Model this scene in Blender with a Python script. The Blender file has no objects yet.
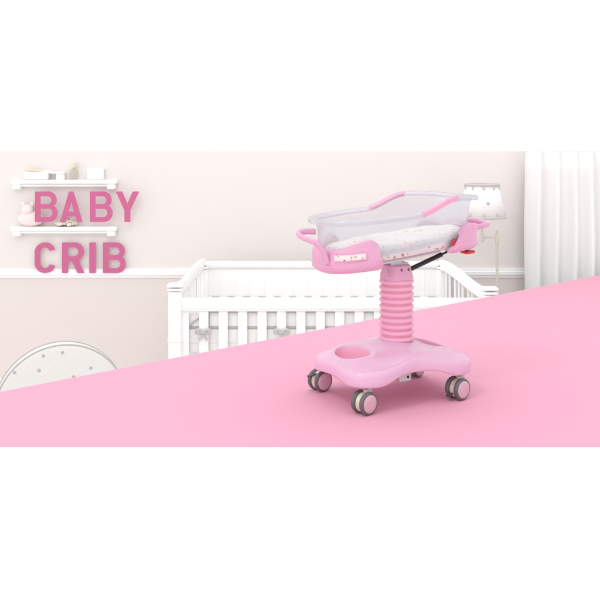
import bpy, bmesh, math, random
from mathutils import Vector, Matrix
random.seed(4)
S = bpy.context.scene
COL = S.collection
R = math.radians
ZC, F, HOR = 1.11, 844.0, 147.0          # camera height, focal length and horizon row for a 600-unit frame

# ---------------------------------------------------------------- camera, world, lamps, exposure
cam = bpy.data.cameras.new('camera')
co = bpy.data.objects.new('camera', cam); COL.objects.link(co)
cam.sensor_width = 36.0; cam.lens = 36.0 * F / 600.0
cam.shift_y = -(300.0 - HOR) / 600.0
cam.clip_end = 200
co.location = (0, 0, ZC); co.rotation_euler = (R(90), 0, 0)
S.camera = co

w = bpy.data.worlds.new('World'); S.world = w; w.use_nodes = True
nt = w.node_tree; bg = nt.nodes['Background']
tc = nt.nodes.new('ShaderNodeTexCoord'); sp = nt.nodes.new('ShaderNodeSeparateXYZ')
mr = nt.nodes.new('ShaderNodeMapRange'); mr.inputs[1].default_value = -0.75; mr.inputs[2].default_value = 0.35
mr.inputs[3].default_value = 0.0; mr.inputs[4].default_value = 1.0
mx = nt.nodes.new('ShaderNodeMix'); mx.data_type = 'RGBA'
mx.inputs[6].default_value = (1.32, 1.32, 1.33, 1); mx.inputs[7].default_value = (1.03, 1.03, 1.03, 1)  # white surround made brighter behind the camera and leftwards, as added fill
nt.links.new(tc.outputs['Generated'], sp.inputs[0]); nt.links.new(sp.outputs['Y'], mr.inputs[0])
nt.links.new(mr.outputs[0], mx.inputs[0]); nt.links.new(mx.outputs[2], bg.inputs[0])
mr2 = nt.nodes.new('ShaderNodeMapRange'); mr2.inputs[1].default_value = -0.7; mr2.inputs[2].default_value = 0.7
mr2.inputs[3].default_value = 1.55; mr2.inputs[4].default_value = 0.98
nt.links.new(sp.outputs['X'], mr2.inputs[0]); nt.links.new(mr2.outputs[0], mx.inputs[6])
bg.inputs[1].default_value = 1.0

def area(name, loc, aim, size, power, color=(1, 1, 1)):
    l = bpy.data.lights.new(name, 'AREA'); l.size = size; l.energy = power; l.color = color
    o = bpy.data.objects.new(name, l); COL.objects.link(o); o.location = loc
    o.rotation_euler = (Vector(aim) - Vector(loc)).to_track_quat('-Z', 'Y').to_euler()
    return o
area('added_key_lamp', (-2.0, 1.0, 5.0), (0.5, 4.4, 0.3), 0.8, 48)  # added lamp, out of view, for shading and glints on the crib
area('added_overhead_fill', (1.0, 5.2, 5.5), (1.0, 5.7, 0.0), 4.0, 70)  # added lamp, out of view, lifting the white floor and nursery wall

vs = S.view_settings
vs.view_transform = 'Standard'; vs.look = 'None'; vs.exposure = 0; vs.gamma = 1; vs.use_curve_mapping = False
S.cycles.max_bounces = 10; S.cycles.transparent_max_bounces = 24

# ---------------------------------------------------------------- helpers
def at(px, py, d):
    return Vector(((px - 300) * d / F, d, ZC - (py - HOR) * d / F))

def mat(name, col, rough=0.5, bump=0.0, bscale=200, spec=0.5, coat=0.0, sss=0.0, var=0.0, vscale=6):
    m = bpy.data.materials.new(name); m.use_nodes = True
    n, l = m.node_tree.nodes, m.node_tree.links
    p = n['Principled BSDF']
    p.inputs['Base Color'].default_value = (*col, 1); p.inputs['Roughness'].default_value = rough
    p.inputs['Specular IOR Level'].default_value = spec; p.inputs['Coat Weight'].default_value = coat
    if sss:
        p.inputs['Subsurface Weight'].default_value = sss
        p.inputs['Subsurface Radius'].default_value = (0.02, 0.012, 0.012); p.inputs['Subsurface Scale'].default_value = 0.3
    t = n.new('ShaderNodeTexCoord')
    if var:
        z = n.new('ShaderNodeTexNoise'); z.inputs['Scale'].default_value = vscale; z.inputs['Detail'].default_value = 4
        k = n.new('ShaderNodeMix'); k.data_type = 'RGBA'
        k.inputs[6].default_value = (*[c * (1 - var) for c in col], 1); k.inputs[7].default_value = (*[min(1, c * (1 + var)) for c in col], 1)
        l.new(t.outputs['Object'], z.inputs[0]); l.new(z.outputs[0], k.inputs[0]); l.new(k.outputs[2], p.inputs['Base Color'])
    if bump:
        z = n.new('ShaderNodeTexNoise'); z.inputs['Scale'].default_value = bscale; z.inputs['Detail'].default_value = 3
        b = n.new('ShaderNodeBump'); b.inputs['Strength'].default_value = bump; b.inputs['Distance'].default_value = 0.002
        l.new(t.outputs['Object'], z.inputs[0]); l.new(z.outputs[0], b.inputs['Height']); l.new(b.outputs[0], p.inputs['Normal'])
    return m

def dotted(name, base, dots, scale, radius, rnd=0.6, keep=1.0, rough=0.9, bump=0.15, layers=None, flat=False):
    """cloth printed with scattered round spots; dots = list of colours"""
    m = mat(name, base, rough, spec=0.2)
    n, l = m.node_tree.nodes, m.node_tree.links; p = n['Principled BSDF']
    t = n.new('ShaderNodeTexCoord'); prev = None
    src = t.outputs['Object']
    if flat:                                               # print laid out on the cloth's own upright plane
        sx = n.new('ShaderNodeSeparateXYZ'); cx_ = n.new('ShaderNodeCombineXYZ'); l.new(src, sx.inputs[0])
        l.new(sx.outputs[0], cx_.inputs[0]); l.new(sx.outputs[2], cx_.inputs[1]); src = cx_.outputs[0]
    for (cols, sc, rad, rn, kp) in (layers or [(dots, scale, radius, rnd, keep)]):
        v = n.new('ShaderNodeTexVoronoi'); v.voronoi_dimensions = '2D' if flat else '3D'; v.inputs['Scale'].default_value = sc; v.inputs['Randomness'].default_value = rn
        l.new(src, v.inputs['Vector'])
        c = n.new('ShaderNodeMath'); c.operation = 'LESS_THAN'; c.inputs[1].default_value = rad
        l.new(v.outputs['Distance'], c.inputs[0])
        s = n.new('ShaderNodeSeparateColor'); l.new(v.outputs['Color'], s.inputs[0])
        g = n.new('ShaderNodeMath'); g.operation = 'LESS_THAN'; g.inputs[1].default_value = kp
        l.new(s.outputs[1], g.inputs[0])
        mu = n.new('ShaderNodeMath'); mu.operation = 'MULTIPLY'; l.new(c.outputs[0], mu.inputs[0]); l.new(g.outputs[0], mu.inputs[1])
        r = n.new('ShaderNodeValToRGB'); r.color_ramp.interpolation = 'CONSTANT'
        el = r.color_ramp.elements
        while len(el) < len(cols): el.new(0.5)
        for i, cc in enumerate(cols):
            el[i].position = i / len(cols); el[i].color = (*cc, 1)
        l.new(s.outputs[0], r.inputs[0])
        k = n.new('ShaderNodeMix'); k.data_type = 'RGBA'; k.inputs[6].default_value = (*base, 1)
        if prev: l.new(prev, k.inputs[6])
        l.new(mu.outputs[0], k.inputs[0]); l.new(r.outputs[0], k.inputs[7]); prev = k.outputs[2]
    l.new(prev, p.inputs['Base Color'])
    z = n.new('ShaderNodeTexNoise'); z.inputs['Scale'].default_value = 300
    b = n.new('ShaderNodeBump'); b.inputs['Strength'].default_value = bump; b.inputs['Distance'].default_value = 0.002
    l.new(t.outputs['Object'], z.inputs[0]); l.new(z.outputs[0], b.inputs['Height']); l.new(b.outputs[0], p.inputs['Normal'])
    return m

def clear_plastic(name, tint, milk, milkcol):
    m = bpy.data.materials.new(name); m.use_nodes = True
    n, l = m.node_tree.nodes, m.node_tree.links; n.clear()
    out = n.new('ShaderNodeOutputMaterial'); tr = n.new('ShaderNodeBsdfTransparent'); tr.inputs[0].default_value = (*tint, 1)
    df = n.new('ShaderNodeBsdfDiffuse'); df.inputs[0].default_value = (*milkcol, 1)
    tl = n.new('ShaderNodeBsdfTranslucent'); tl.inputs[0].default_value = (*milkcol, 1)
    m0 = n.new('ShaderNodeMixShader'); m0.inputs[0].default_value = 0.5; l.new(df.outputs[0], m0.inputs[1]); l.new(tl.outputs[0], m0.inputs[2])
    m1 = n.new('ShaderNodeMixShader'); m1.inputs[0].default_value = milk; l.new(tr.outputs[0], m1.inputs[1]); l.new(m0.outputs[0], m1.inputs[2])
    gl = n.new('ShaderNodeBsdfGlossy'); gl.inputs['Roughness'].default_value = 0.12
    lw = n.new('ShaderNodeLayerWeight'); lw.inputs[0].default_value = 0.5
    pw = n.new('ShaderNodeMath'); pw.operation = 'POWER'; pw.inputs[1].default_value = 3.0; l.new(lw.outputs['Facing'], pw.inputs[0])
    fr = n.new('ShaderNodeMapRange'); fr.inputs[3].default_value = 0.03; fr.inputs[4].default_value = 0.55; l.new(pw.outputs[0], fr.inputs[0])
    m2 = n.new('ShaderNodeMixShader'); l.new(fr.outputs[0], m2.inputs[0]); l.new(m1.outputs[0], m2.inputs[1]); l.new(gl.outputs[0], m2.inputs[2])
    l.new(m2.outputs[0], out.inputs[0]); return m

class MB:
    def __init__(s): s.bm = bmesh.new()
    def box(s, c, d, bev=0.0, rot=None, seg=2):
        r = bmesh.ops.create_cube(s.bm, size=1.0); vv = r['verts']
        M = Matrix.Translation(Vector(c)) @ (rot.to_4x4() if rot else Matrix.Identity(4)) @ Matrix.Diagonal((*d, 1))
        bmesh.ops.transform(s.bm, matrix=M, verts=vv)
        if bev:
            es = list({e for v in vv for e in v.link_edges})
            bmesh.ops.bevel(s.bm, geom=es, offset=bev, segments=seg, affect='EDGES', profile=0.5)
        return s
    def rings(s, rs, closed=True, cap0=True, cap1=True):
        V = [[s.bm.verts.new(Vector(p)) for p in r] for r in rs]
        n = len(V[0])
        for a, b in zip(V, V[1:]):
            for i in range(n if closed else n - 1):
                j = (i + 1) % n
                s.bm.faces.new((a[i], a[j], b[j], b[i]))
        if closed and cap0: s.bm.faces.new(V[0][::-1])
        if closed and cap1: s.bm.faces.new(V[-1])
        return s
    def tube(s, path, r, seg=12, caps=True, flat=1.0):
        P = [Vector(p) for p in path]; n = len(P)
        rad = r if isinstance(r, (list, tuple)) else [r] * n
        T = [(P[min(i + 1, n - 1)] - P[max(i - 1, 0)]).normalized() for i in range(n)]
        up = Vector((0, 0, 1)) if abs(T[0].z) < 0.9 else Vector((1, 0, 0))
        N = (up - T[0] * up.dot(T[0])).normalized(); rs = []
        for i in range(n):
            N = (N - T[i] * N.dot(T[i])).normalized(); B = T[i].cross(N)
            rs.append([P[i] + (N * math.cos(a) * flat + B * math.sin(a)) * rad[i] for a in [2 * math.pi * k / seg for k in range(seg)]])
        return s.rings(rs, cap0=caps, cap1=caps)
    def lathe(s, prof, seg=48, M=None):
        rs = [[(r * math.cos(2 * math.pi * k / seg), r * math.sin(2 * math.pi * k / seg), z) for k in range(seg)] for r, z in prof]
        if M is not None: rs = [[M @ Vector(p) for p in r] for r in rs]
        return s.rings(rs)
    def ball(s, c, d, rot=None, u=24, v=16):
        r = bmesh.ops.create_uvsphere(s.bm, u_segments=u, v_segments=v, radius=0.5)
        M = Matrix.Translation(Vector(c)) @ (rot.to_4x4() if rot else Matrix.Identity(4)) @ Matrix.Diagonal((*d, 1))
        bmesh.ops.transform(s.bm, matrix=M, verts=r['verts']); return s
    def build(s, name, m, parent=None, smooth=40, solid=0.0, off=-1):
        bmesh.ops.recalc_face_normals(s.bm, faces=s.bm.faces[:])
        me = bpy.data.meshes.new(name); s.bm.to_mesh(me); s.bm.free()
        if smooth:
            for p in me.polygons: p.use_smooth = True
            me.set_sharp_from_angle(angle=R(smooth))
        me.materials.append(m)
        o = bpy.data.objects.new(name, me); COL.objects.link(o)
        if parent: o.parent = parent
        if solid:
            q = o.modifiers.new('thickness', 'SOLIDIFY'); q.thickness = solid; q.offset = off
        return o

def smooth_path(pts, n=8):
    P = [Vector(p) for p in pts]; out = []
    Q = [P[0] * 2 - P[1]] + P + [P[-1] * 2 - P[-2]]
    for i in range(1, len(Q) - 2):
        a, b, c, d = Q[i - 1:i + 3]
        for k in range(n):
            t = k / n
            out.append(0.5 * ((2 * b) + (c - a) * t + (2 * a - 5 * b + 4 * c - d) * t * t + (3 * b - a - 3 * c + d) * t ** 3))
    return out + [P[-1]]

def thing(name, label, cat, loc=(0, 0, 0), rz=0, group=None):
    o = bpy.data.objects.new(name, None); COL.objects.link(o); o.empty_display_size = 0.1
    o.location = loc; o.rotation_euler = (0, 0, rz)
    return tag(o, label, cat, group)
def tag(o, label, cat, group=None):
    o['label'] = label; o['category'] = cat
    if group: o['group'] = group
    return o
def struct(o): o['kind'] = 'structure'; return o
def sstep(a, b, x):
    t = max(0, min(1, (x - a) / (b - a))); return t * t * (3 - 2 * t)
def interp(tab, x):
    if x <= tab[0][0]: return tab[0][1]
    for (a, p), (b, q) in zip(tab, tab[1:]):
        if x <= b:
            t = (x - a) / (b - a); t = t * t * (3 - 2 * t); return p + (q - p) * t
    return tab[-1][1]

# ---------------------------------------------------------------- materials
M = dict(
    pinkfloor=mat('pink_vinyl', (0.775, 0.378, 0.50), 0.75, bump=0.02, bscale=600, spec=0.15),
    whitefloor=mat('white_floor_paint', (0.95, 0.95, 0.95), 0.8, spec=0.2),
    wall=mat('wall_paint', (0.80, 0.757, 0.735), 0.9, bump=0.05, bscale=350, spec=0.15, var=0.012, vscale=1.5),
    walllow=mat('lower_wall_paint', (0.775, 0.70, 0.68), 0.9, bump=0.05, bscale=350, spec=0.15, var=0.012, vscale=1.5),
    white=mat('white_lacquer', (0.93, 0.927, 0.922), 0.45, bump=0.02, bscale=80, spec=0.35, var=0.01),
    letter=mat('rose_letter_paint', (0.575, 0.135, 0.28), 0.6, spec=0.25, bump=0.02),
    pink=mat('pink_plastic', (0.71, 0.355, 0.52), 0.2, spec=0.5, sss=0.15, bump=0.015, bscale=400, var=0.01),
    basepink=mat('pale_pink_plastic', (0.735, 0.45, 0.61), 0.2, spec=0.5, sss=0.15, bump=0.015, bscale=400, var=0.01),
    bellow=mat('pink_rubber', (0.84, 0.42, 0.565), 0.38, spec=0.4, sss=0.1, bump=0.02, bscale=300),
    strip=mat('bright_pink_trim', (0.88, 0.34, 0.50), 0.35, spec=0.5),
    tyre=mat('dark_grey_rubber', (0.075, 0.07, 0.075), 0.55, bump=0.05, bscale=500),
    ring=mat('grey_plastic', (0.13, 0.12, 0.125), 0.4),
    cover=mat('pale_pink_wheel_cover', (0.66, 0.43, 0.50), 0.35, var=0.02),
    cream=mat('cream_plastic', (0.66, 0.62, 0.52), 0.4),
    black=mat('black_steel', (0.012, 0.012, 0.014), 0.3),
    steel=mat('pale_steel', (0.62, 0.62, 0.63), 0.4, var=0.04, vscale=30),
    red=mat('red_plastic', (0.60, 0.02, 0.03), 0.3, coat=0.3),
    tub=clear_plastic('clear_tub_plastic', (0.975, 0.974, 0.982), 0.33, (0.80, 0.795, 0.83)),
    clearlow=clear_plastic('clear_base_plastic', (0.985, 0.985, 0.99), 0.03, (0.85, 0.85, 0.87)),
    rim=clear_plastic('tub_rim_plastic', (0.955, 0.958, 0.968), 0.30, (0.84, 0.845, 0.88)),
    floral=dotted('floral_cotton', (0.82, 0.795, 0.75), None, 0, 0, layers=[
        ([(0.42, 0.50, 0.18), (0.75, 0.52, 0.12), (0.65, 0.14, 0.24), (0.35, 0.42, 0.15)], 66, 0.29, 0.9, 0.5),
        ([(0.62, 0.12, 0.20), (0.74, 0.34, 0.42), (0.66, 0.20, 0.28)], 38, 0.26, 0.9, 0.36),
        ([(0.20, 0.13, 0.14)], 45, 0.13, 1.0, 0.2)]),
    floralcard=dotted('printed_card', (0.80, 0.68, 0.66), None, 0, 0, layers=[
        ([(0.55, 0.38, 0.34), (0.70, 0.50, 0.48)], 75, 0.4, 1.0, 0.7), ([(0.42, 0.05, 0.12), (0.55, 0.2, 0.25)], 48, 0.27, 1.0, 0.5)]),
    card=mat('paper_card', (0.86, 0.78, 0.75), 0.6),
    shade=dotted('dotted_lampshade_cloth', (0.84, 0.835, 0.82), None, 0, 0, flat=True, layers=[
        ([(0.82, 0.80, 0.78)], 10, 0.12, 0.6, 0.9), ([(0.50, 0.49, 0.50)], 4.6, 0.07, 0.5, 0.8)]),
    pouf=dotted('dotted_pouf_cloth', (0.78, 0.76, 0.74), None, 0, 0, flat=True, layers=[
        ([(0.76, 0.72, 0.69)], 12, 0.10, 0.6, 0.95), ([(0.50, 0.47, 0.48)], 6.2, 0.075, 0.5, 1.0)]),
    greyrib=mat('grey_ribbon', (0.55, 0.535, 0.525), 0.8),
    piping=mat('grey_piping', (0.52, 0.495, 0.485), 0.8),
    bumper=mat('bumper_cotton', (0.94, 0.93, 0.925), 0.95, bump=0.1, bscale=250),
    bumperlow=mat('bumper_skirt_cotton', (0.91, 0.89, 0.88), 0.95, bump=0.1, bscale=250),
    curtain=mat('white_curtain_cloth', (0.85, 0.845, 0.835), 0.95, bump=0.15, bscale=500, spec=0.1),
    lampmetal=mat('cream_painted_metal', (0.66, 0.63, 0.55), 0.4),
    gold=mat('aged_gold_paint', (0.76, 0.67, 0.52), 0.45),
    glass=clear_plastic('bottle_glass', (0.93, 0.92, 0.90), 0.12, (0.8, 0.76, 0.7)),
    blush=mat('blush_plush', (0.90, 0.76, 0.745), 0.95, bump=0.2, bscale=200),
    nfloor=mat('pale_floorboards', (0.88, 0.85, 0.83), 0.6, var=0.08),
)

# ---------------------------------------------------------------- setting: floor, pink sheet, nursery set
NF = -1.12                                # nursery floor lies below the display stage
WY = 7.7
def edge_d(px): return F * ZC / (392 - 117 * px / 600.0 - HOR)
def gp(px): d = edge_d(px); return ((px - 300) * d / F, d)
A = Vector(gp(-230)); B = Vector(gp(601.5))
def slab(pts, z0, z1, name, m):
    mb = MB(); mb.rings([[(x, y, z0) for x, y in pts], [(x, y, z1) for x, y in pts]])
    return struct(mb.build(name, m, smooth=0))
FE = F * ZC / (446.7 - HOR)
FX = (700 - 300) * FE / F
slab([(A.x, FE), (FX, FE), (B.x, B.y), (A.x, A.y)], -0.0015, 0.0, 'pink_floor', M['pinkfloor'])
slab([(-6, -1.5), (6, -1.5), (6, B.y - .01), (B.x, B.y - .01), (A.x, A.y - .01), (-6, A.y - .01)], NF + 0.002, -0.002, 'stage_floor', M['whitefloor'])
slab([(-7, A.y - .5), (7, A.y - .5), (7, WY + .6), (-7, WY + .6)], NF - 0.1, NF, 'nursery_floor', M['nfloor'])

TOPZ = at(0, 151.3, WY).z
RAIL0, RAIL1 = at(0, 277.5, WY).z, at(0, 268.5, WY).z
mb = MB(); mb.box((0, WY + 0.05, (RAIL1 + TOPZ) / 2), (9, 0.1, TOPZ - RAIL1))
wall = struct(mb.build('wall', M['wall'], smooth=0))
mb = MB(); mb.box((0, WY + 0.05, (NF + RAIL0) / 2), (9, 0.1, RAIL0 - NF)); mb.build('lower_wall', M['walllow'], wall, smooth=0)
mb = MB(); h = RAIL1 - RAIL0
prof = [(WY + .1, RAIL0), (WY - .012, RAIL0), (WY - .014, RAIL0 + h * .2), (WY - .03, RAIL0 + h * .35), (WY - .032, RAIL0 + h * .7), (WY - .018, RAIL0 + h * .82), (WY - .024, RAIL1 - .004), (WY - .02, RAIL1), (WY + .1, RAIL1)]
mb.rings([[(-4.5, y, z) for y, z in prof], [(4.5, y, z) for y, z in prof]]); mb.build('chair_rail', M['white'], wall, smooth=0)
mb = MB(); mb.box((0, WY - .008, NF + .06), (9, .016, .12), .003); mb.build('baseboard', M['white'], wall)

# ================================================================ THE BABY CRIB
CX, CY, TH = 0.415, 3.79, R(27)
crib = thing('hospital_baby_crib', 'pink rolling baby crib with clear tub on ribbed column and four casters', 'baby crib', (CX, CY, 0), TH)

# ---- base
HL, HW = 0.324, 0.235
def base_outline(th):
    c, s = math.cos(th), math.sin(th); n = 4.2
    r = (abs(c / HL) ** n + abs(s / HW) ** n) ** (-1 / n)
    x, y = r * c, r * s
    waist = 0.038 * math.exp(-(x / 0.13) ** 2) * min(1, abs(y) / HW)
    y -= math.copysign(waist, y) if abs(y) > 1e-6 else 0
    endin = 0.012 * math.exp(-(y / 0.10) ** 2) * min(1, abs(x) / HL)
    x -= math.copysign(endin, x) if abs(x) > 1e-6 else 0
    return x, y
def recess(x, y):
    d = 0
    for sx, sw in ((-0.20, .066), (0.203, .060)):
        e = math.sqrt(((x - sx) / sw) ** 2 + ((y - 0.015) / 0.11) ** 2)
        d += 1 - sstep(0.80, 1.0, e)
    return d
def lip(x, y):
    d = 0
    for sx, sw in ((-0.20, .066), (0.203, .060)):
        e = math.sqrt(((x - sx) / sw) ** 2 + ((y - 0.015) / 0.11) ** 2)
        d += math.exp(-((e - 1.22) / 0.18) ** 2)
    return d
def top_z(x, y):
    rr = (abs(x / HL) ** 3.5 + abs(y / HW) ** 3.5) ** (1 / 3.5)
    z = 0.177 + 0.036 * (1 - sstep(.64, .97, rr)) + 0.048 * math.exp(-(x / 0.105) ** 2 - (y / 0.12) ** 2)
    z += 0.004 * lip(x, y)
    return z - 0.062 * recess(x, y)
SH, SD_ = 0.90, 0.031                                    # where the shoulder starts, how far it drops
mb = MB(); NT, NR = 288, 110; rs = []
ths = [2 * math.pi * k / NT for k in range(NT)]; OUT = [base_outline(t) for t in ths]
for i in range(1, NR + 1):
    f = i / NR * SH
    rs.append([(x * f, y * f, top_z(x * f, y * f)) for x, y in OUT])
for a in range(1, 9):                                     # rounded shoulder
    t = a / 8 * math.pi / 2
    rs.append([(x * (SH + (1 - SH) * math.sin(t)), y * (SH + (1 - SH) * math.sin(t)), top_z(x * SH, y * SH) - SD_ * (1 - math.cos(t))) for x, y in OUT])
def bot_z(x, y): return 0.112 + 0.036 * math.exp(-(x / 0.155) ** 4) + 0.012 * math.exp(-(y / 0.11) ** 4) * sstep(.2, .33, abs(x))
for k, sc in ((.4, 1.004), (.8, 1.004), (1.0, 0.998)):
    rs.append([(x * sc, y * sc, (top_z(x * SH, y * SH) - SD_) * (1 - k) + bot_z(x, y) * k) for x, y in OUT])
for sc, dz in ((0.985, -0.002), (0.965, 0.0), (0.955, 0.03), (0.5, 0.03)):
    rs.append([(x * sc, y * sc, bot_z(x, y) + dz) for x, y in OUT])
mb.rings(rs)
bs = mb.build('base', M['basepink'], crib, smooth=60)
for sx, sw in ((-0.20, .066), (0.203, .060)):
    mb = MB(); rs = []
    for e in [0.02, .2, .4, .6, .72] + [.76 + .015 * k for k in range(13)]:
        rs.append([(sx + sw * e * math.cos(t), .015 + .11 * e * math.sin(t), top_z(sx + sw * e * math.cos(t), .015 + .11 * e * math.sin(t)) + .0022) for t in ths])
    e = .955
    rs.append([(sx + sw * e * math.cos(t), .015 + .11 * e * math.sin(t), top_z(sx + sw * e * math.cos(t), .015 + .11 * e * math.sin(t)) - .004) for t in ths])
    mb.rings(rs, cap1=False); mb.build('recess_tint_lining', M['bellow'], bs, smooth=60)  # added lining; warm interreflected light of the recess put into its colour

# ---- casters
def caster(x, y, rot, pedal, stemz=0.135):
    Mr = Matrix.Translation((x, y, 0)) @ Matrix.Rotation(rot, 4, 'Z')      # axle along local -Y, trail along +X
    mb = MB(); r = 0.0475
    mb.lathe([(0.004, -.0135), (0.035, -.0135), (0.041, -.010), (0.041, .010), (0.035, .0135), (0.004, .0135)], 32,
             Mr @ Matrix.Translation((0, 0, r)) @ Matrix.Rotation(R(90), 4, 'X'))
    mb.box(Mr @ Vector((0.02, 0, 0.083)), (0.036, 0.026, 0.036), .007, Matrix.Rotation(rot, 3, 'Z'), 3)
    mb.lathe([(0.0125, 0.078), (0.0135, 0.098), (0.0125, 0.104), (0.008, 0.106), (0.008, stemz)], 20, Mr @ Matrix.Translation((0.028, 0, 0)))
    c = mb.build('caster', M['cream'], crib)
    for s in (-1, 1):
        W = Mr @ Matrix.Translation((0, s * 0.0245, r)) @ Matrix.Rotation(R(90) * (1 if s < 0 else -1), 4, 'X')   # local z points outwards
        mb = MB()
        mb.lathe([(0.015, -.0105), (0.040, -.0105), (0.0452, -.008), (0.0475, -.003), (0.0475, .004), (0.0455, .0085), (0.0425, .0105), (0.039, .0105), (0.0385, .007), (0.01, .007)], 48, W)
        wh = mb.build('wheel', M['ring' if True else 'tyre'], c)
        mb = MB()
        mb.lathe([(0.0375, .0072), (0.0375, .0115), (0.0355, .0128), (0.020, .0142), (0.004, .0146)], 48, W)
        mb.build('wheel_cover', M['cover'], c)
    if not pedal: return
    mb = MB()
    P = smooth_path([Mr @ Vector(p) for p in pedal], 5)
    mb.tube(P, [0.007 + 0.005 * i / len(P) for i in range(len(P))], 10, flat=0.5)
    mb.build('brake_pedal', M['tyre'], c)
HI = ((-0.02, 0, 0.080), (-0.045, 0, 0.076), (-0.066, 0, 0.074)); LO = ((-0.03, 0, 0.032), (-0.048, 0, 0.028), (-0.064, 0, 0.024))
for x, y, rt, pd in ((-0.258, -0.180, 14, None), (-0.262, 0.200, 10, HI), (0.218, -0.188, 12, LO), (0.258, 0.203, 20, None)):
    caster(x, y, R(rt), pd)

# ---- motor box under the base
mb = MB(); mb.box((-0.035, -0.125, 0.118), (0.062, 0.06, 0.036), .004); bx = mb.build('control_box', M['steel'], crib)
mb = MB(); mb.lathe([(0.006, 0), (0.006, .002), (.004, .003)], 16, Matrix.Translation((-0.022, -0.1552, 0.118)) @ Matrix.Rotation(R(90), 4, 'X')); mb.build('socket', M['black'], bx)
mb = MB(); mb.box((-0.083, -0.118, 0.118), (0.028, 0.045, 0.024), .005); mb.build('cable_clip', M['pink'], crib)

# ---- ribbed column
UX = 0.022
prof = [(0.060, 0.205), (0.079, 0.228), (0.0785, 0.240)]
n_r = 10; z0, z1 = 0.240, 0.522; st = (z1 - z0) / n_r
for i in range(n_r):
    zb = z0 + i * st
    for k in range(9):
        t = k / 8.0
        bul = math.sin(math.pi * t) ** 0.55 if 0 < t < 1 else 0
        prof.append((0.0625 + 0.0155 * bul, zb + st * (0.06 + 0.88 * t)))
prof += [(0.0605, 0.523), (0.045, 0.524)]
mb = MB(); mb.lathe(prof, 64, Matrix.Translation((UX, 0, 0))); mb.build('bellows', M['bellow'], crib, smooth=70)
mb = MB(); sq = []
for z, a in ((0.515, 0.066), (0.522, 0.068), (0.535, 0.0665), (0.572, 0.0575), (0.580, 0.0555), (0.584, 0.051)):
    ring = []
    for k in range(64):
        t = 2 * math.pi * k / 64; c, s = math.cos(t), math.sin(t); n = 3.0
        q = (abs(c) ** n + abs(s) ** n) ** (-1 / n); ring.append((UX + a * q * c, a * q * s, z))
    sq.append(ring)
mb.rings(sq); col = mb.build('column_collar', M['pink'], crib, smooth=50)
for dx in (-0.012, 0.026):
    mb = MB(); mb.lathe([(.006, -.004), (.006, .0015), (.004, .0025)], 14, Matrix.Translation((UX + dx, -0.0592, 0.563)) @ Matrix.Rotation(R(90), 4, 'X')); mb.build('screw', M['ring'], col)

# ---- tub
TX = 0.012
RZ = [(-.42, .797), (-.30, .804), (-.17, .814), (0.0, .826), (.035, .834), (.16, .889), (.20, .896), (.30, .896), (.42, .886)]
def lin(tab, x):
    if x <= tab[0][0]: return tab[0][1]
    for (a, p), (b, q) in zip(tab, tab[1:]):
        if x <= b: return p + (q - p) * (x - a) / (b - a)
    return tab[-1][1]
def rz(u): return sum(lin(RZ, u + d) for d in (-.03, -.015, 0, .015, .03)) / 5
def bz(u): return 0.630 + 0.11 * u
A0, B0 = 0.366, 0.184
def plan(t, off=0.0, n=2.7):
    c, s = math.cos(t), math.sin(t)
    q = (abs(c) ** n + abs(s) ** n)
    q = q ** (-1 / n)
    return TX + (A0 + off) * q * c, (B0 + off) * q * s
NTUB = 160; TT = [2 * math.pi * k / NTUB for k in range(NTUB)]
tubprof = [(.031, 'r', -.021), (.037, 'r', -.019), (.0395, 'r', -.008), (.038, 'r', -.002), (.033, 'r', .001), (.026, 'r', -.001), (.018, 'r', -.007), (.010, 'r', -.018), (.004, 'r', -.034), (0.0, 'r', -.055),
           (-.006, 'f', .55), (-.012, 'f', .75), (-.017, 'b', .054), (-.022, 'b', .024), (-.030, 'b', .009), (-.042, 'b', .002), (-.055, 'b', 0.0), (-.12, 'b', 0.0), (-.17, 'b', 0.0)]
mb = MB(); rs = []
for off, k, v in tubprof:
    ring = []
    for t in TT:
        x, y = plan(t, off)
        z = rz(x) + v if k == 'r' else (bz(x) + v if k == 'b' else bz(x) * v + (rz(x) - .055) * (1 - v))
        ring.append((x, y, z))
    rs.append(ring)
mr_ = MB(); mr_.rings(rs[:8], cap0=False, cap1=False)
mb.rings(rs[7:], cap0=False)
tub = mb.build('tub', M['tub'], crib, smooth=50, solid=0.003, off=0)
tub.data.materials.append(M['clearlow'])                   # the foot of the wall is clear, the rest frosted
lowf = sum(1 for q in tubprof[7:] if q[1] != 'b') * NTUB
for p in tub.data.polygons:
    if p.index >= lowf: p.material_index = 1
mr_.build('rim', M['rim'], tub, smooth=60, solid=0.003, off=0)
# pink grips on the sloping part of the rim
for s in (-1, 1):
    ts = []
    t0 = [t for t in TT if 0.005 < plan(t, .03)[0] - 0 < 0.205 and math.copysign(1, plan(t, .03)[1]) == s]
    t0.sort(key=lambda t: plan(t, .03)[0])
    fine = []
    for a, b in zip(t0, t0[1:]): fine += [a + (b - a) * k / 4 for k in range(4)]
    fine.append(t0[-1]); rs = []
    for i, t in enumerate(fine):
        e = min(1, min(i, len(fine) - 1 - i) / 3 * .5 + .5)
        ring = []
        for off, dz in ((.031, -.019), (.040, -.018), (.0435, -.009), (.0415, .001), (.034, .0045), (.025, .0025), (.015, -.006), (.018, -.010), (.026, -.004), (.034, -.002), (.0385, -.008), (.034, -.014)):
            x, y = plan(t, .03 + (off - .03) * e); ring.append((x, y, rz(x) + dz))
        rs.append(ring)
    mb = MB(); mb.rings(rs); mb.build('rim_grip', M['strip'], tub, smooth=50)

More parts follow.
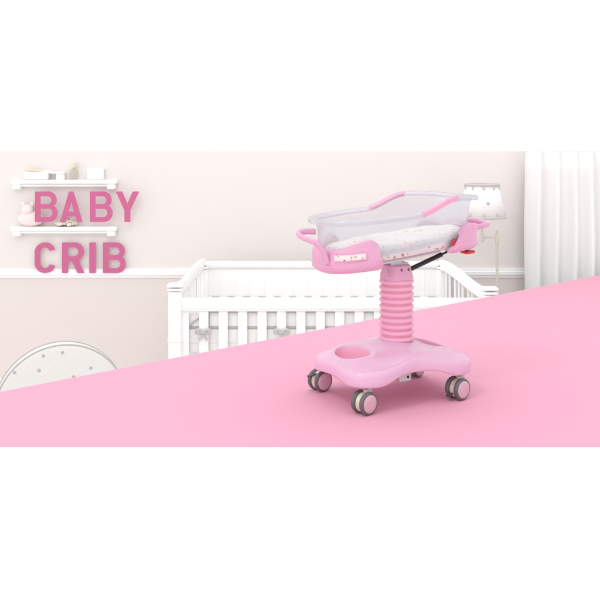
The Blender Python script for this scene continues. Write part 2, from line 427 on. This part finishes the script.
# ---- end cradles with handles
def cradle(side):
    # side -1: foot end (left), +1: head end (right)
    uear = -0.165 if side < 0 else 0.207; ex = 0.0 if side < 0 else 0.014
    ts = [R(180) + R(a) for a in range(-110, 111, 2)] if side < 0 else [R(a) for a in range(-110, 111, 2)]
    ts = [t for t in ts if (plan(t)[0] < uear if side < 0 else plan(t)[0] > uear)]
    rs = []; n = len(ts)
    for i, t in enumerate(ts):
        e = min(i, n - 1 - i) / (n / 2)                   # 0 at the ears, 1 at the middle of the end
        x0, y0 = plan(t)
        top = bz(x0) + (0.112 - 0.028 * sstep(0.10, 0.55, e)) - (0.02 * (1 - sstep(0, .06, e)))
        bot = bz(x0) - 0.018 + 0.012 * (1 - sstep(0, .06, e)) - 0.004 * e
        lean = (0.030 if side < 0 else .06) * (1 - sstep(0.0, 0.5, e))
        def P(off, z, sh=0.0):
            x, y = plan(t, off + (ex * sstep(0, .35, e) if off > 0 else 0) if off > -.02 else -.012 + (off + .012) * sstep(0, .25, e)); k = (z - bot) / max(1e-4, top - bot)
            return (x + side * lean * (k - (.45 if side < 0 else .25)), y, z)
        h = top - bot
        rs.append([P(-.010, top - .012), P(.002, top - .002), P(.012, top), P(.020, top - .006), P(.0235, top - h * .28), P(.0215, top - h * .56),
                   P(.0215, top - h * .60), P(.0265, top - h * .64), P(.0225, top - h * .82), P(.012, bot + .008), P(-.004, bot), P(-.035, bot), P(-.040, bot + .004), P(-.036, bot + .012), P(-.012, bot + .016), P(.004, bot + h * .3), P(.004, top - h * .3)])
    mb = MB(); mb.rings(rs)
    return mb.build('end_cradle', M['pink'], crib, smooth=45), ts
cl, tsl = cradle(-1)
crr, tsr = cradle(1)

def strip_on(ts_pts, offo, zlo, zhi, thick):
    mb = MB(); rs = []
    for t in ts_pts:
        x, y = plan(t, offo); xi, yi = plan(t, offo - thick)
        b = bz(x)
        rs.append([(x, y, b + zlo), (x, y, b + zhi), (xi, yi, b + zhi), (xi, yi, b + zlo)])
    mb.rings(rs); return mb
def near_ts(u0, u1, n=18):                                # near side (local y < 0) angles between two u
    c = [R(180 + a * 0.5) for a in range(0, 180)]
    c = [t for t in c if u0 < plan(t, .024)[0] < u1]
    return c
card_ts = near_ts(-0.358, -0.240)
strip_on(card_ts, .0268, .038, .068, .006).build('card_holder', M['pink'], cl, smooth=30)
cd = strip_on(card_ts[2:-2], .0276, .0415, .0645, .002).build('name_card', M['floralcard'], cl, smooth=30)
mb = MB()
mb.tube(smooth_path([(-.372, -.070, .625), (-.392, -.075, .665), (-.416, -.070, .702), (-.438, -.048, .716), (-.452, -.01, .724), (-.452, .035, .732), (-.435, .068, .739), (-.40, .078, .742), (-.355, .072, .74)], 8), 0.0135, 14, flat=0.85)
mb.build('handle', M['pink'], cl, smooth=60)
mb = MB()
mb.tube(smooth_path([(.385, -.085, .715), (.398, -.098, .738), (.43, -.104, .748), (.470, -.085, .751), (.492, -.03, .754), (.490, .035, .758), (.462, .082, .761), (.42, .096, .761), (.375, .094, .755)], 8), 0.0145, 14, flat=0.85)
mb.build('handle', M['pink'], crr, smooth=60)

# ---- support bracket, gas spring, release lever
mb = MB()
mb.box((0.05, 0, 0.614), (0.36, 0.10, 0.012), .003, Matrix.Rotation(-math.atan(.11), 3, 'Y'))
mb.box((UX - .02, -0.03, 0.596), (0.055, 0.006, 0.036), .002); mb.box((UX - .02, 0.03, 0.596), (0.055, 0.006, 0.036), .002)
mb.box((UX, 0, 0.588), (0.085, 0.07, 0.012), .003)
mb.build('support_bracket', M['steel'], crib)
mb = MB(); mb.tube([(0.075, -0.035, 0.562), (0.17, -.035, 0.593), (0.245, -0.035, 0.6175)], [0.0105, .0105, .0105], 16)
mb.tube([(0.243, -0.035, 0.6167), (0.275, -.035, 0.627)], 0.005, 12); mb.build('gas_spring', M['black'], crib)
mb = MB(); mb.box((0.29, -.035, 0.636), (0.035, 0.03, 0.022), .004); mb.build('spring_mount', M['steel'], crib)
mb = MB(); mb.box((0.335, -0.11, 0.633), (0.05, 0.055, 0.014), .006, Matrix.Rotation(R(-4), 3, 'Y'), 3); mb.box((0.335, -.09, .643), (.02, .03, .02), .003); mb.build('release_lever', M['red'], crib)
mb = MB(); mb.box((0.212, -0.168, 0.690), (0.010, 0.012, 0.032), .003, Matrix.Rotation(R(16), 3, 'Y')); mb.build('latch', M['red'], crr)

# ---- mattress and quilt lying in the tub
mat_o = thing('crib_mattress', 'thin floral printed mattress lying in the clear tub of the pink crib', 'mattress', (CX, CY, 0), TH)
mb = MB(); rs = []
from mathutils import noise
for off, dz in ((-.06, .006), (-.036, .008), (-.029, .016), (-.025, .04), (-.024, .062), (-.028, .071), (-.040, .077), (-.06, .080), (-.08, .081), (-.10, .081), (-.12, .081), (-.14, .081), (-.16, .081), (-.172, .081)):
    ring = []
    for t in TT:
        x, y = plan(t, off)
        ring.append((x, y, bz(x) + dz + (.006 * noise.noise(Vector((x * 11, y * 11, 2))) if dz > .07 else 0)))
    rs.append(ring)
mb.rings(rs); mb.build('cover', M['floral'], mat_o, smooth=60)
# ================================================================ THE NURSERY BEHIND
# ---- nursery cot
CF, CB = 6.6, 7.4
cot = thing('nursery_cot', 'large white slatted cot with swooping end panels against the pale wall', 'cot', (at(333, 0, CF).x, CF, NF))
O = Vector(cot.location)
def L(px, py, d): return at(px, py, d) - O
def post(px0, px1, ytop, d, dep=.1):
    a, b = L(px0, ytop, d), L(px1, ytop, d); h = a.z
    mb = MB(); wd = b.x - a.x; cx = (a.x + b.x) / 2
    mb.box((cx, a.y, h / 2 - .03), (wd * .86, dep * .86, h - .06), .006)
    mb.box((cx, a.y, h - .045), (wd, dep, .02), .006); mb.box((cx, a.y, h - .012), (wd * 1.03, dep * 1.06, .024), .008)
    mb.box((cx, a.y, h * .62), (wd * .97, dep * .97, .02), .006)
    return mb.build('post', M['white'], cot)
post(168, 183, 283.5, CF); post(482, 497, 287, CF)
post(200, 209, 262.5, CB, .07); post(436, 445, 262.5, CB, .07)
a, b = L(181, 298, CF), L(484, 311, CF)
mb = MB(); mb.box(((a.x + b.x) / 2, 0, (a.z + b.z) / 2), (b.x - a.x, .05, a.z - b.z), .008)
mb.box(((a.x + b.x) / 2, -.027, (a.z + b.z) / 2 - .012), (b.x - a.x - .05, .012, (a.z - b.z) * .38), .005)
mb.build('front_rail', M['white'], cot)
mb = MB(); mb.box(((a.x + b.x) / 2, 0, .25), (b.x - a.x, .05, .09), .008); mb.build('lower_rail', M['white'], cot)
x = 184.5
while x < 478:
    p = L(x, 311, CF); mb = MB()
    mb.box((p.x, 0, (p.z + .29) / 2 + .002), (9.3 * CF / F, .022, p.z - .29), .005)
    mb.build('slat', M['white'], cot); x += 19.4
a, b = L(206, 262, CB), L(438, 262, CB); zb = L(0, 322, CB).z
mb = MB(); mb.box(((a.x + b.x) / 2, a.y, (a.z + zb) / 2 - .03), (b.x - a.x, .03, a.z - zb - .06), .004)
for i in range(1, 16):                                    # beaded boards
    mb.box((a.x + (b.x - a.x) * i / 16, a.y - .016, (a.z + zb) / 2 - .03), (.012, .006, a.z - zb - .08), .002)
bp = mb.build('back_panel', M['white'], cot)
mb = MB(); mb.box(((a.x + b.x) / 2, a.y, a.z - .02), (b.x - a.x, .07, .055), .012); mb.build('top_rail', M['white'], bp)
# swooping end panels
def end_panel(fpx, fpy, bpx, bpy):
    f, b_ = L(fpx, fpy, CF), L(bpx, bpy, CB)
    top = []
    for i in range(25):
        t = i / 24; e = sstep(0.02, 0.92, t)
        top.append(Vector((f.x + (b_.x - f.x) * t, f.y + (b_.y - f.y) * t, f.z + (b_.z - f.z) * e)))
    mb = MB()
    rs = []
    for p in top: rs.append([p + Vector((dx, 0, dz)) for dx, dz in ((-.022, .0), (-.022, -.075), (.022, -.075), (.022, 0), (.012, .012), (-.012, .012))])
    mb.rings(rs); e = mb.build('end_panel', M['white'], cot, smooth=40)
    mb = MB()
    mb.tube([Vector((top[0].x, top[0].y, .27)), Vector((top[-1].x, top[-1].y, .27))], .03, 8); mb.build('end_rail', M['white'], e)
    for k in range(1, 10):
        p = top[int(k * 2.4)]; mb = MB()
        mb.box((p.x, p.y, (p.z - .06 + .27) / 2), (.016, .034, p.z - .06 - .27), .004); mb.build('end_slat', M['white'], e)
end_panel(177, 285, 203, 260); end_panel(487, 290, 441, 261)
# bedding inside the cot
bed = thing('cot_mattress', 'flat white mattress lying inside the white slatted cot', 'mattress', (0, 0, 0))
a, b = at(190, 0, CF + .06), at(470, 0, CF + .06)
mb = MB(); mb.box(((a.x + b.x) / 2 , (CF + CB) / 2, NF + .46), ((b.x - a.x) * .96, CB - CF - .2, .14), .04, None, 4); mb.build('cover', M['white'], bed)
bump = thing('cot_bumper', 'pale grey piped bumper pad tied with grey bows behind the cot slats', 'bumper pad', (0, 0, 0))
DB = CF + .045
def bumper_panel(y0, y1, name, m):
    a, b = at(188, y0, DB), at(480, y1, DB); mb = MB()
    mb.box(((a.x + b.x) / 2, DB, (a.z + b.z) / 2), (b.x - a.x, .03, a.z - b.z), .008, None, 3)
    return mb.build(name, m, bump)
bumper_panel(313, 326.5, 'upper_pad', M['bumper']); bumper_panel(328.5, 352, 'lower_pad', M['bumperlow'])
for y in (312, 327.6):
    a, b = at(203 if y < 320 else 189, y, DB - .016), at(480, y, DB - .016); mb = MB(); mb.tube([a, b], .0075, 8); mb.build('piping', M['piping'], bump)
a, b = at(209, 312, DB - .017), at(209, 328, DB - .017); mb = MB(); mb.tube([a, b], .006, 8); mb.build('piping', M['piping'], bump)
a, b = at(189, 343, DB - .016), at(480, 343, DB - .016); mb = MB(); mb.tube([a, b], .003, 8); mb.build('seam', M['blush'], bump)
mb = MB()                                                  # dashed ribbon woven along the top of the back pad
xx = 212.0
DD = CB - .06
while xx < 432:
    a, b = at(xx, 296.3, DD), at(xx + 7.5, 296.3, DD)
    mb = MB(); mb.box((a + b) / 2, (b.x - a.x, .012, .008), .002); xx += 15.4
    mb.build('ribbon', M['greyrib'], bump, smooth=0)
a, b = at(208, 296.8, DD + .02), at(436, 330, DD + .02); mb = MB(); mb.box((a + b) / 2, (b.x - a.x, .035, a.z - b.z), .01); mb.build('rear_pad', M['white'], bump)
def bow(px, py, label):
    c = at(px, py, CF - .024)
    t = thing('ribbon_bow', label, 'bow', c, 0, 'grey bows tied on the cot slats')
    for s in (-1, 1):
        mb = MB(); mb.tube(smooth_path([(0, 0, 0), (s * .02, -.006, .018), (s * .05, -.01, .022), (s * .056, -.006, -.002), (s * .03, -.004, -.008), (0, 0, 0)], 5), [.008] * 26, 8, flat=1.4); mb.build('loop', M['greyrib'], t)
        mb = MB(); mb.tube(smooth_path([(0, 0, 0), (s * .014, -.006, -.03), (s * .034, -.004, -.058)], 5), [.006 + .0006 * i for i in range(11)], 8, flat=.6); mb.build('tail', M['greyrib'], t)
    mb = MB(); mb.ball((0, -.006, 0), (.022, .018, .024)); mb.build('knot', M['greyrib'], t)
bow(203, 332.5, 'grey ribbon bow on the slat nearest the left post of the cot')
bow(281.6, 332.5, 'grey ribbon bow on a middle slat, left of the ribbed column')
mb = MB(); mb.tube(smooth_path([at(190, 326, CF + .02), at(194, 321.5, CF + .02), at(200, 317, CF + .02)], 5), .012, 8, flat=.4)
tag(mb.build('ribbon_tie', M['greyrib']), 'short slanting grey ribbon tie between left post and first bow of the cot', 'ribbon')

# ---- standing lamp with dotted shade
LD = 7.2
bp_ = at(497, 233, LD)
lamp = thing('floor_lamp', 'cream swing arm floor lamp with white dotted drum shade beside curtain', 'lamp', (bp_.x, LD, NF))
O = Vector(lamp.location)
mb = MB(); hz = bp_.z - NF
mb.lathe([(.17, 0), (.17, .018), (.15, .03), (.04, .045), (.02, .07), (.0115, .09), (.0115, hz * .55), (.016, hz * .55 + .01), (.016, hz * .55 + .03), (.0115, hz * .55 + .04), (.0115, hz - .09), (.018, hz - .08), (.018, hz - .02), (.010, hz - .01), (.012, hz + .012), (.004, hz + .025)], 28)
mb.build('stand', M['lampmetal'], lamp)
mb = MB(); e = L(482, 237.5, LD); mb.tube([(0, 0, e.z), (e.x, 0, e.z)], .0095, 12)
mb.lathe([(.014, e.z - .04), (.02, e.z - .03), (.02, e.z + .03), (.011, e.z + .04), (.011, L(0, 212, LD).z)], 20, Matrix.Translation((e.x, 0, 0)))
mb.build('swing_arm', M['lampmetal'], lamp)
t0, t1 = L(483, 184.5, LD).z, L(483, 216.5, LD).z
mb = MB(); s_ = LD / F
mb.rings([[(e.x + r * s_ * math.cos(a), r * s_ * math.sin(a), z) for a in [2 * math.pi * k / 48 for k in range(48)]] for r, z in ((16.5, t0), (19.8, (t0 + t1) / 2), (23, t1))], cap0=False, cap1=False)
sh = mb.build('lamp_shade', M['shade'], lamp, solid=.004)
for r, z in ((16.7, t0), (23.2, t1)):
    mb = MB(); mb.tube([(e.x + r * s_ * math.cos(a), r * s_ * math.sin(a), z) for a in [2 * math.pi * k / 48 for k in range(49)]], .010, 8, caps=False); mb.build('trim', M['greyrib'], sh)
mb = MB()
for k in range(10):
    a = 2 * math.pi * (k + .3) / 10
    for rr, zz in ((17.0, t0 - .025), (22.6, t1 + .025)):
        mb = MB(); mb.box((e.x + rr * s_ * math.cos(a), rr * s_ * math.sin(a), zz), (.016, .016, .03), .004); mb.build('tab', M['greyrib'], sh)

# ---- curtain
cz0, cz1 = NF + .02, TOPZ - .001
c0 = at(526, 0, 7.5).x
def fold(x):
    k = (x - c0) / .155
    return .06 * math.sin(2 * math.pi * k + .5 * math.sin(1.7 * k)) + .012 * math.sin(4 * math.pi * k + 1)
mb = MB(); rs = []
for zi in range(13):
    z = cz0 + (cz1 - cz0) * zi / 12
    rs.append([(c0 + i * .008 + .006 * math.sin(zi * .6 + i * .05), 7.53 + fold(c0 + i * .008) * (1 - .25 * zi / 12), z) for i in range(230)])
mb.rings(rs, closed=False)
cu = tag(mb.build('curtain', M['curtain'], None, smooth=80, solid=.004), 'white floor length curtain hanging in soft vertical folds at the right edge', 'curtain')

# ---- polka dot pouf
PD = 5.8
pc = at(61.5, 407, PD); pr = 64 * PD / F
pf = thing('round_pouf', 'large round grey dotted cushion pouf with piping, standing on edge below lettering', 'pouf', (pc.x, PD, NF), R(21))
pf_rot = Matrix.Identity(4)
W = Matrix.Translation((0, 0, pc.z - NF)) @ pf_rot @ Matrix.Rotation(R(90), 4, 'X')
mb = MB(); prof = [(.02, .0), (pr * .3, .006)]
prof = [(.01, .075)] + [(pr * f, .058 + .017 * math.cos(f * math.pi / 2)) for f in (.2, .4, .6, .8, .93)] + [(pr * .985, .056), (pr * .99, .052), (pr * 1.0, .03), (pr * 1.0, -.03), (pr * .99, -.052)] + [(pr * f, -.058) for f in (.93, .5)] + [(.01, -.07)]
mb.lathe(prof, 72, W); mb.build('cover', M['pouf'], pf, smooth=60)
for zz in (.054, -.054):
    mb = MB(); mb.tube([W @ Vector((pr * math.cos(a), pr * math.sin(a), zz)) for a in [2 * math.pi * k / 72 for k in range(73)]], .0042, 8, caps=False); mb.build('piping', M['piping'], pf)

# ---- wall shelves and what stands on them
SD = 7.61                                                 # shelf front edge
def shelf(y0, y1, label):
    a, b = at(10, y0, SD), at(116, y1, SD); cx = (a.x + b.x) / 2
    t = thing('wall_shelf', label, 'shelf', (cx, WY, b.z), 0, 'white shelves behind the pink lettering')
    h = a.z - b.z; wd = b.x - a.x
    mb = MB(); mb.box((0, -(WY - SD) / 2, h * .68), (wd, WY - SD, h * .55), .006); mb.build('board', M['white'], t)
    mb = MB(); mb.box((0, -(WY - SD) / 2 + .012, h * .2), (wd * .93, (WY - SD) * .8, h * .36), .006); mb.build('moulding', M['white'], t)
    for s in (-1, 1):
        mb = MB(); mb.box((s * (wd / 2 - .05), -(WY - SD) / 2 + .004, h * .1), (.075, (WY - SD) * .85, h * .9), .012); mb.build('bracket', M['white'], t)
    return b.z + h * .955
z1 = shelf(179.5, 187, 'upper white wall shelf above the word BABY, holding a brush and bottle')
z2 = shelf(226.5, 234, 'lower white wall shelf between the two words, holding plush and beads')
def X(px, d=7.655): return at(px, 0, d).x
k = thing('perfume_bottle', 'small clear bottle with golden cap on the upper shelf', 'bottle', (X(74), 7.655, z1))
mb = MB(); mb.lathe([(.03, .0), (.04, .006), (.04, .075), (.03, .09), (.017, .095), (.017, .11)], 24); mb.build('body', M['glass'], k)
mb = MB(); mb.lathe([(.022, .11), (.024, .112), (.024, .15), (.018, .154)], 20); mb.build('cap', M['gold'], k)
k = thing('hair_brush', 'pale wooden handled hair brush resting tilted on the upper shelf', 'brush', (X(40), 7.655, z1))
mb = MB(); mb.tube(smooth_path([(-.15, 0, .083), (-.08, 0, .088), (0, 0, .080), (.03, 0, .077)], 5), [.006, .007, .009, .011, .012, .013, .013, .012, .011, .010, .010, .011, .012, .012, .012, .012], 12); mb.build('handle', M['gold'], k)
mb = MB(); mb.ball((.095, 0, .068), (.15, .06, .03), Matrix.Rotation(R(6), 3, 'Y')); mb.build('head', M['white'], k)
mb = MB(); mb.box((-.03, .0, .036), (.22, .08, .070), .006); tag(mb.build('keepsake_box', M['white']), 'low white keepsake box under the brush on the upper shelf', 'box').location = (X(40), 7.655, z1)
k = thing('cream_jar', 'squat white lidded jar left of the bottle on the upper shelf', 'jar', (X(60.5), 7.655, z1))
mb = MB(); mb.lathe([(.036, 0), (.04, .004), (.04, .045), (.034, .05)], 24); mb.build('body', M['white'], k)
mb = MB(); mb.lathe([(.041, .05), (.042, .053), (.042, .068), (.036, .073)], 24); mb.build('lid', M['white'], k)
mb = MB(); mb.box((0, 0, .046), (.14, .075, .09), .005); mb.box((0, 0, .094), (.146, .08, .014), .004)
tag(mb.build('gift_box', M['white']), 'white lidded gift box at the right end of the upper shelf', 'box').location = (X(96), 7.655, z1)
k = thing('plush_toy', 'blush pink plush toy sitting at the left end of lower shelf', 'toy', (X(31), 7.655, z2))
mb = MB(); mb.ball((0, 0, .07), (.24, .085, .14)); mb.build('body', M['blush'], k)
mb = MB(); mb.ball((-.03, -.01, .15), (.11, .085, .10)); mb.build('head', M['blush'], k)
for s in (-1, 1):
    mb = MB(); mb.ball((-.03 + s * .042, 0, .2), (.035, .025, .05)); mb.build('ear', M['blush'], k)
k = thing('bead_garland', 'small heap of cream and gold beads on lower shelf behind BABY', 'beads', (X(66), 7.655, z2))
mb = MB(); mg = MB()
for i in range(46):
    a = i * 2.4; r = .012 + .085 * math.sqrt(i / 46); hh = .018 + max(0, .11 * (1 - r / .1)) * random.random()
    (mg if i % 3 == 0 else mb).ball((r * math.cos(a), .5 * r * math.sin(a), hh), (.032, .032, .032), None, 10, 8)
mb.build('cream_bead', M['card'], k)['kind'] = 'stuff'; mg.build('gold_bead', M['gold'], k)['kind'] = 'stuff'

# ---- lettering
def arc(cx, cy, rx, ry, a0, a1, n=14):
    return [(cx + rx * math.cos(R(a0 + (a1 - a0) * i / n)), cy + ry * math.sin(R(a0 + (a1 - a0) * i / n))) for i in range(n + 1)]
# glyphs on a 31 unit cap height, y up
def gB():
    return [[(0, 0), (14, 0)] + arc(14, 9, 9, 9, -90, 55)[1:] + [(18.2, 16.6)] + arc(13.5, 22.5, 8.5, 8.5, -40, 90) + [(0, 31)],
            [(5.7, 5.1), (13.6, 5.1)] + arc(13.6, 9.2, 4.0, 4.1, -90, 90)[1:] + [(5.7, 13.3)],
            [(5.7, 18.2), (13, 18.2)] + arc(13, 22.05, 3.7, 3.85, -90, 90)[1:] + [(5.7, 25.9)]]
def gA():
    return [[(0, 0), (5.7, 0), (7.4, 5.6), (16.1, 5.6), (17.8, 0), (23.5, 0), (14.2, 31), (9.3, 31)], [(8.85, 10.4), (14.65, 10.4), (11.75, 20.2)]]
def gY():
    return [[(8.9, 0), (15, 0), (15, 12), (24, 31), (17.3, 31), (12, 18.8), (6.7, 31), (0, 31), (8.9, 12)]]
def gI(): return [[(0, 0), (6.2, 0), (6.2, 31), (0, 31)]]
def gC():
    o = arc(10.6, 21, 10.6, 10, 15, 180) + arc(10.6, 10, 10.6, 10, 180, 345)
    i = arc(10.6, 10, 4.8, 4.9, 345, 180) + arc(10.6, 21, 4.8, 4.9, 180, 15)
    return [o + i]
def gR():
    return [[(0, 0), (6, 0), (6, 12), (9.9, 12), (15.8, 0), (22.8, 0), (16, 13.4)] + arc(12.8, 21.6, 9.4, 9.4, -58, 90) + [(0, 31)],
            [(5.7, 17.0), (12.4, 17.0)] + arc(12.4, 21.45, 4.3, 4.45, -90, 90)[1:] + [(5.7, 25.9)]]
def glyph(loops, sx, sc, parent, ox, depth, wallgap):
    cu_ = bpy.data.curves.new('letter', 'CURVE'); cu_.dimensions = '2D'; cu_.fill_mode = 'BOTH'; cu_.extrude = depth / 2
    for lp in loops:
        s = cu_.splines.new('POLY'); s.points.add(len(lp) - 1); s.use_cyclic_u = True
        for p, (x, y) in zip(s.points, lp): p.co = (x * sx * sc, y * sc, 0, 1)
    tmp = bpy.data.objects.new('letter', cu_); COL.objects.link(tmp)
    dg = bpy.context.evaluated_depsgraph_get(); me = bpy.data.meshes.new_from_object(tmp.evaluated_get(dg))
    bpy.data.objects.remove(tmp); bpy.data.curves.remove(cu_)
    bm = bmesh.new(); bm.from_mesh(me); bmesh.ops.remove_doubles(bm, verts=bm.verts, dist=1e-5)
    mb = MB(); mb.bm.free(); mb.bm = bm
    hw = 3.0 * sx * sc
    for yy in (15.5,):                                     # thin stand-off pin into the wall
        x_ = hw if loops is not None else 0
        mb.tube([(pinx(loops, yy) * sx * sc, yy * sc, -depth / 2 + .001), (pinx(loops, yy) * sx * sc, yy * sc, -wallgap)], .0025, 6)
    me2 = mb.build('letter', M['letter'], parent, smooth=30)
    bpy.data.meshes.remove(me)
    me2.location = (ox, 0, 0); me2.rotation_euler = (R(90), 0, 0)
def pinx(loops, yy):
    xs = []
    lp = loops[0]
    for (x0, y0), (x1, y1) in zip(lp, lp[1:] + lp[:1]):
        if (y0 - yy) * (y1 - yy) < 0: xs.append(x0 + (x1 - x0) * (yy - y0) / (y1 - y0))
    xs.sort(); return xs[0] + 3.0
def word(glyphs, ybase, d, label):
    o = at(0, ybase, d); t = thing('wall_lettering', label, 'lettering', (at(34.6, 0, d).x, d, o.z), 0, 'rose capital lettering on the nursery wall')
    sc = d / F * 30.6 / 31
    for g, px, sx in glyphs: glyph(g, sx, sc, t, (px - 34.6) * d / F, .004, WY - d + .02)
word([(gB(), 35, 1.0), (gA(), 60, .97), (gB(), 90, 1.0), (gY(), 115.6, 1.0)], 222, 7.59, 'bold rose pink capitals spelling BABY in front of the shelves')
word([(gC(), 34.6, 1.0), (gR(), 62, 1.0), (gI(), 89.3, 1.05), (gB(), 103, 1.0)], 273, 7.66, 'bold rose pink capitals spelling CRIB touching the white chair rail')
